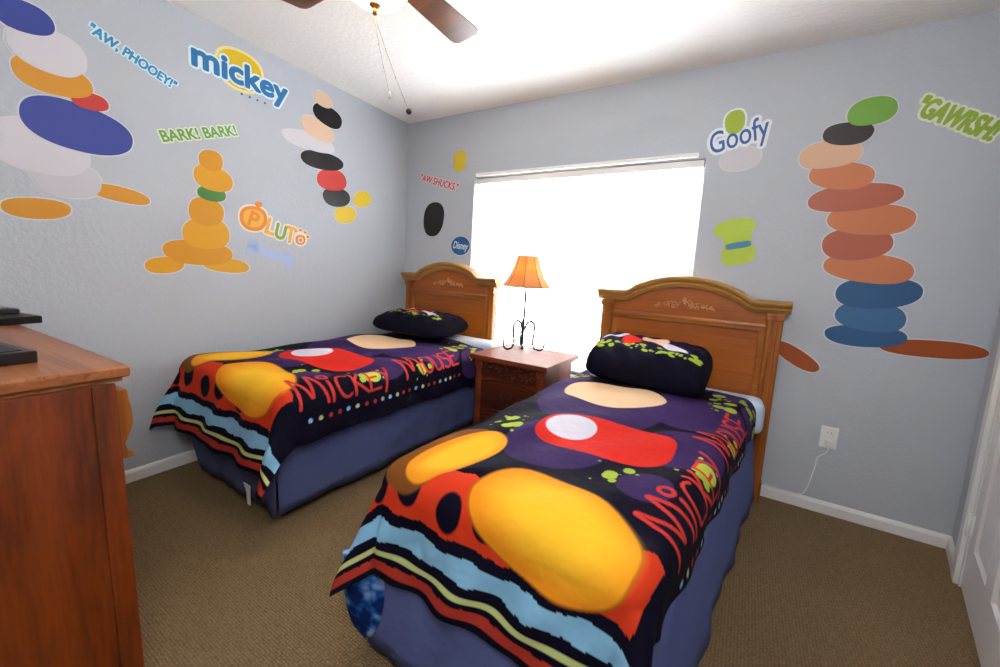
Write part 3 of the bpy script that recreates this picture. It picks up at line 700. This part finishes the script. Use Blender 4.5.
b = B(); bm_lathe(b, [(.003, z_(2.066)), (.009, z_(2.072)), (.010, z_(2.082)), (.006, z_(2.088)), (.018, z_(2.094)), (.022, z_(2.100)), (.01, z_(2.106))], (0, 0, 0), 18); obj('finial', b, M['brass'], fn)
for ex, ey, ez, big in ((.087, .089, 1.767, True), (.038, .042, 1.812, False)):
    p0 = Vector((-.004, -.004, z_(2.080))); p1 = Vector((ex, ey, z_(ez)))
    b = B(); bm_tube(b, [p0.lerp(p1, t/24)+Vector((0, 0, -.010*math.sin(math.pi*t/24))) for t in range(25)], .0010, 6)
    for q in (.35, .62): bm_ball(b, p0.lerp(p1, q)+Vector((0, 0, -.010*math.sin(math.pi*q))), (.0022, .0022, .006), seg=8)
    ch = obj('pull_chain', b, M['steel'], fn)
    b = B()
    if big: bm_ball(b, p1, (.0105, .0105, .0105), seg=14)
    else: bm_lathe(b, [(.003, .012), (.004, .004), (.0065, -.006), (.005, -.010)][::-1], tuple(p1), 10)
    obj('pull_knob', b, M['brassd'] if big else M['steel'], ch)

# ---------------------------------------------------------------- wall stickers
LM = Matrix(((LK/math.hypot(1, LK), 0, 1/math.hypot(1, LK), 0), (1/math.hypot(1, LK), 0, -LK/math.hypot(1, LK), 0), (0, 1, 0, 0), (0, 0, 0, 1)))   # local X along the wall (towards the window), Y up, Z out
BMx = Matrix(((1, 0, 0, 0), (0, 0, -1, 0), (0, 1, 0, 0), (0, 0, 0, 1)))
SM = {}
def smat(c):
    if c not in SM: SM[c] = mat('vinyl_'+str(len(SM)+1), c, .45, spec=.4)
    return SM[c]
font = None
def glyphs(body, size, offset, width=None, shear=0, spacing=1.0, xs=1.0):
    cu = bpy.data.curves.new('t', 'FONT'); cu.body = body; cu.size = size; cu.offset = offset; cu.shear = shear; cu.space_character = spacing
    cu.fill_mode = 'FRONT'; cu.resolution_u = 4
    o = bpy.data.objects.new('t', cu); col.objects.link(o); bpy.context.view_layer.update()
    me = bpy.data.meshes.new_from_object(o.evaluated_get(bpy.context.evaluated_depsgraph_get()))
    bpy.data.objects.remove(o); bpy.data.curves.remove(cu); return me
def text_bounds(me):
    xs = [v.co.x for v in me.vertices]; ys = [v.co.y for v in me.vertices]; return min(xs), max(xs), min(ys), max(ys)
def add_text(bm, body, cap, width, layers, at=(0, 0), ang=0, shear=0, bold=.0):
    # layers: list of (extra outline, material index, height)
    me0 = glyphs(body, 1, 0, shear=shear); x0, x1, y0, y1 = text_bounds(me0); bpy.data.meshes.remove(me0)
    sy = cap/.73; sx = width/(x1-x0)
    for ex, mi, h in layers:
        me = glyphs(body, 1, 0, shear=shear); base = bmesh.new(); base.from_mesh(me); bpy.data.meshes.remove(me)
        r_ = ex+bold; nd = 1 if r_ < 1e-5 else (8 if r_ < .006 else 14)
        for k in range(nd):
            t = base.copy(); dx, dy = (0, 0) if nd == 1 else (r_*math.cos(2*math.pi*k/nd), r_*math.sin(2*math.pi*k/nd))
            bmesh.ops.transform(t, matrix=Matrix.Translation((at[0]+dx, at[1]+dy, h+k*2e-6)) @ Matrix.Rotation(ang, 4, 'Z') @ Matrix.Diagonal((sx, sy, 1, 1)) @ Matrix.Translation((-x0, 0, 0)), verts=t.verts)
            merge(bm, t, mi)
        base.free()
def add_patch(bm, cx, cy, rx, ry, mi, h, rot=0, p=2.3, wob=.03, seed=0, base=0):
    pts = []; n = 48; c, s = math.cos(R(rot)), math.sin(R(rot))
    for i in range(n):
        t = 2*math.pi*i/n; ct, st = math.cos(t), math.sin(t)
        a = rx*math.copysign(abs(ct)**(2/p), ct); e = ry*math.copysign(abs(st)**(2/p), st); k = 1+wob*math.sin(2*t+seed)+wob*.6*math.sin(3*t+seed*2)
        a *= k; e *= k; pts.append((cx+a*c-e*s, cy+a*s+e*c))
    bm_prism(bm, pts, base, h, 'xy', mi)
def sticker(bm, colors, wall, label, cat='wall sticker', name='wall_sticker', group=None):
    o = obj(name, bm, [smat(c) for c in colors], label=label, cat=cat, group=group, recalc=False); o.matrix_world = LM if wall == 'L' else BMx; return o
def cairn(wall, stones, colors, label):
    # a plain pile of rounded patches, each with a pale cut border
    b = B(); hh = .0010
    for i, (cx, cy, rx, ry, rot, ci) in enumerate(stones): add_patch(b, cx, cy, rx+.006, ry*1.22+.006, 0, hh, rot, seed=i*1.7)
    for i, (cx, cy, rx, ry, rot, ci) in enumerate(stones): add_patch(b, cx, cy, rx, ry*1.22, ci, hh+.0004*(i+1), rot, seed=i*1.7)
    return sticker(b, colors, wall, label, 'wall decal', 'wall_decal')
PALE = 'D3D6DA'
GW = 'words'
b = B(); add_text(b, '"AW, PHOOEY!"', .045, .335, [(.006, 0, .0008), (0, 1, .0016)], (-2.045, 2.145), R(-21), bold=.0022); sticker(b, ['D4EAF4', '2C8FC4'], 'L', 'blue sloping exclamation lettering high on the left wall nearest the dresser', 'word sticker', 'word_sticker')
b = B(); add_patch(b, -1.405, 2.262, .135, .115, 1, .0008, 0); add_patch(b, -1.405, 2.262, .12, .10, 2, .0013, 0)
add_text(b, 'mickey', .125, .52, [(.011, 0, .0018), (0, 3, .0026)], (-1.645, 2.187), R(0), bold=.007)
for i in range(4): add_patch(b, -1.40+i*.045, 2.135-.0*i, .006, .006, 3, .0026)
sticker(b, ['DDF0F6', 'EFE2A0', 'DDBE1C', '2577B4'], 'L', 'large bold blue name lettering over a yellow oval, high on the left wall', 'word sticker', 'word_sticker')
b = B(); add_text(b, 'BARK! BARK!', .055, .385, [(.007, 0, .0008), (0, 1, .0016)], (-1.785, 1.752), R(22), bold=.0022); sticker(b, ['DCE6D4', '6FA84C'], 'L', 'green rising two-word lettering in the middle of the left wall', 'word sticker', 'word_sticker')
b = B(); ca, sa = math.cos(R(-16)), math.sin(R(-16))
def ro(x, y): return (-1.40+x*ca-y*sa, 1.395+x*sa+y*ca)
x, y = ro(.045, .05); add_patch(b, x, y, .092, .085, 0, .0008); add_patch(b, x, y, .082, .075, 1, .0014); add_patch(b, x, y, .062, .055, 2, .0018)
x, y = ro(.05, .145); add_patch(b, x, y, .022, .018, 1, .0014)
x, y = ro(.02, .0); add_text(b, 'P', .095, .055, [(0, 1, .0026)], (x, y), R(-16), bold=.003)
x, y = ro(.13, -.005); add_text(b, 'L', .105, .055, [(.010, 0, .0010), (0, 2, .0020)], (x, y), R(-16), bold=.005)
x, y = ro(.195, -.01); add_text(b, 'U', .10, .065, [(.010, 0, .0010), (0, 3, .0020)], (x, y), R(-14), bold=.005)
x, y = ro(.268, -.01); add_text(b, 'T', .11, .065, [(.010, 0, .0010), (0, 2, .0020)], (x, y), R(-10), bold=.005)
x, y = ro(.37, .045); add_patch(b, x, y, .052, .05, 0, .0010)
add_patch(b, x, y-.006, .036, .034, 1, .0020)
x2, y2 = x, y
add_text(b, 'O', .04, .04, [(0, 0, .0026)], (x-.02, y-.026), 0, bold=.0015)
for t in (20, 55, 90, 125): add_patch(b, x+.062*math.cos(R(t)), y+.062*math.sin(R(t)), .016, .013, 0, .0010); add_patch(b, x+.060*math.cos(R(t)), y+.060*math.sin(R(t)), .011, .009, 1, .0016)
sticker(b, ['EFE6D6', 'E58A24', 'F0B440', '7FA84A'], 'L', 'orange and green rounded name lettering low on the left wall toward the corner', 'word sticker', 'word_sticker')
b = B(); c_ = (-1.235, 1.222)
for (dx, dy) in ((-.115, .055), (-.125, .015), (.11, -.02), (.12, -.06)): add_patch(b, c_[0]+dx, c_[1]+dy, .032, .030, 0, .0008)
bm_prism(b, [(c_[0]-.11, c_[1]+.062), (c_[0]+.105, c_[1]-.008), (c_[0]+.115, c_[1]-.065), (c_[0]-.12, c_[1]+.008)], 0, .0008, 'xy', 0)
sticker(b, ['AFC2E6'], 'L', 'pale lilac bone-shaped sticker below the orange lettering on the left wall')
# plain piles of rounded colour patches
cairn('L', [(-2.235, 1.345, .10, .035, 4, 3), (-1.965, 1.455, .11, .030, -6, 3), (-2.14, 1.49, .11, .065, 0, 4), (-2.21, 1.60, .15, .085, -4, 1), (-2.09, 1.72, .175, .085, -6, 2), (-2.05, 1.845, .06, .03, 10, 5), (-2.16, 1.90, .12, .055, 4, 3), (-2.17, 2.00, .115, .07, -3, 1), (-2.23, 2.10, .08, .05, 6, 2)],
      [PALE, 'D5D3DC', '3A4AA0', 'D7952F', 'C9C8D2', 'C83A34'], 'big pile of blue, white and orange rounded patches above the dresser on the left wall')
cairn('L', [(-1.80, 1.125, .085, .035, 5, 1), (-1.50, 1.135, .12, .035, -4, 1), (-1.64, 1.20, .17, .055, 0, 2), (-1.60, 1.31, .12, .07, 3, 1), (-1.60, 1.43, .085, .065, -4, 2), (-1.57, 1.535, .07, .035, 4, 3), (-1.56, 1.62, .10, .055, -3, 1), (-1.57, 1.715, .06, .045, 5, 2)],
      [PALE, 'E0A21C', 'D8961A', '4E8A44'], 'golden pile of rounded patches with one green, above the foot of the left bed')
cairn('L', [(-.66, 1.555, .10, .05, 10, 3), (-.50, 1.70, .085, .05, 20, 3), (-.74, 1.67, .12, .055, 10, 1), (-.78, 1.785, .13, .06, 8, 4), (-.86, 1.90, .17, .05, 4, 1), (-.96, 2.00, .19, .045, 2, 5), (-.90, 2.10, .13, .055, -6, 6), (-.82, 2.215, .12, .055, -8, 1), (-.86, 2.31, .07, .04, -5, 6)],
      [PALE, '1E1C20', 'D5D3DC', 'DDBE1C', 'CE3A36', 'D8D6DE', 'E2C2A8'], 'black, red, cream and yellow pile of rounded patches near the room corner')
cairn('B', [(2.985, .83, .12, .035, -32, 3), (3.50, .95, .18, .035, 3, 3), (3.25, .98, .16, .045, 4, 2), (3.26, 1.08, .14, .06, -4, 1), (3.27, 1.20, .16, .065, 4, 2), (3.22, 1.32, .17, .06, -4, 4), (3.16, 1.44, .14, .065, 5, 5), (3.20, 1.56, .17, .06, -3, 4), (3.12, 1.67, .18, .055, 4, 5), (3.06, 1.78, .13, .055, -5, 4), (3.0, 1.89, .13, .055, 3, 6), (3.06, 1.985, .10, .045, -6, 7), (3.14, 2.08, .09, .055, 5, 8)],
      [PALE, '3F6F9E', '2F5F8E', 'A85220', 'CC7A50', 'B4604A', 'DDB494', '3A3638', '78AE46'], 'tall pile of green, orange, blue and brown rounded patches beside the near headboard')
cairn('B', [(2.60, 1.905, .10, .05, 3, 1)], [PALE, 'CFCDD6'], 'pale grey oval patch under the blue looping lettering')
# back wall
b = B(); add_patch(b, .594, 2.072, .07, .085, 0, .0008, 6); sticker(b, ['DCC23A'], 'B', 'small yellow oval sticker above the red lettering near the corner')
b = B(); add_text(b, '"AW SHUCKS."', .058, .43, [(.008, 0, .0008), (0, 1, .0016)], (.165, 1.945), R(-15), bold=.0015, shear=.1); sticker(b, ['E6CFD0', 'C42A34'], 'B', 'small red sloping lettering on the window wall near the corner', 'word sticker', 'word_sticker')
b = B(); add_patch(b, .332, 1.61, .115, .145, 0, .0008, -4); sticker(b, ['161416'], 'B', 'plain black oval sticker above the left headboard')
b = B(); add_patch(b, .638, 1.387, .104, .083, 0, .0008, 0, wob=0, p=2); add_patch(b, .638, 1.387, .098, .077, 1, .0012, 0, wob=0, p=2); add_text(b, 'Disney', .062, .155, [(0, 0, .002)], (.562, 1.368), R(-5), shear=.25, bold=.0015)
sticker(b, ['D8E4F0', '1F5FA0'], 'B', 'round blue sticker with white script between left headboard and window', 'word sticker', 'word_sticker')
b = B(); add_patch(b, 2.552, 2.11, .06, .075, 1, .0008, 10)
add_patch(b, 2.552, 2.11, .05, .065, 2, .0012, 10); add_text(b, 'Goofy', .125, .29, [(.016, 1, .0010), (0, 0, .0022)], (2.452, 1.945), R(14), shear=.1, bold=.001)
sticker(b, ['2C63A8', 'E6ECF2', 'A6BE3C'], 'B', 'blue looping name lettering with a lime patch, right of the window', 'word sticker', 'word_sticker')
b = B(); add_patch(b, 2.615, 1.52, .105, .055, 0, .0008, 8); add_patch(b, 2.64, 1.435, .07, .11, 0, .0009, 8, 2.8); add_patch(b, 2.65, 1.372, .085, .055, 0, .0010, 12, 3.5); add_patch(b, 2.645, 1.425, .064, .018, 1, .0016, 12, 4, 0)
sticker(b, ['B2CC3C', '3E86A8'], 'B', 'lime green sticker with a blue band, right of the window above the near headboard')
b = B(); add_text(b, '"GAWRSH!"', .085, .33, [(.010, 0, .0008), (0, 1, .0016)], (3.29, 2.05), R(-30), bold=.005); sticker(b, ['E3EAD6', '98B83C'], 'B', 'lime green sloping lettering at the right end of the window wall', 'word sticker', 'word_sticker')
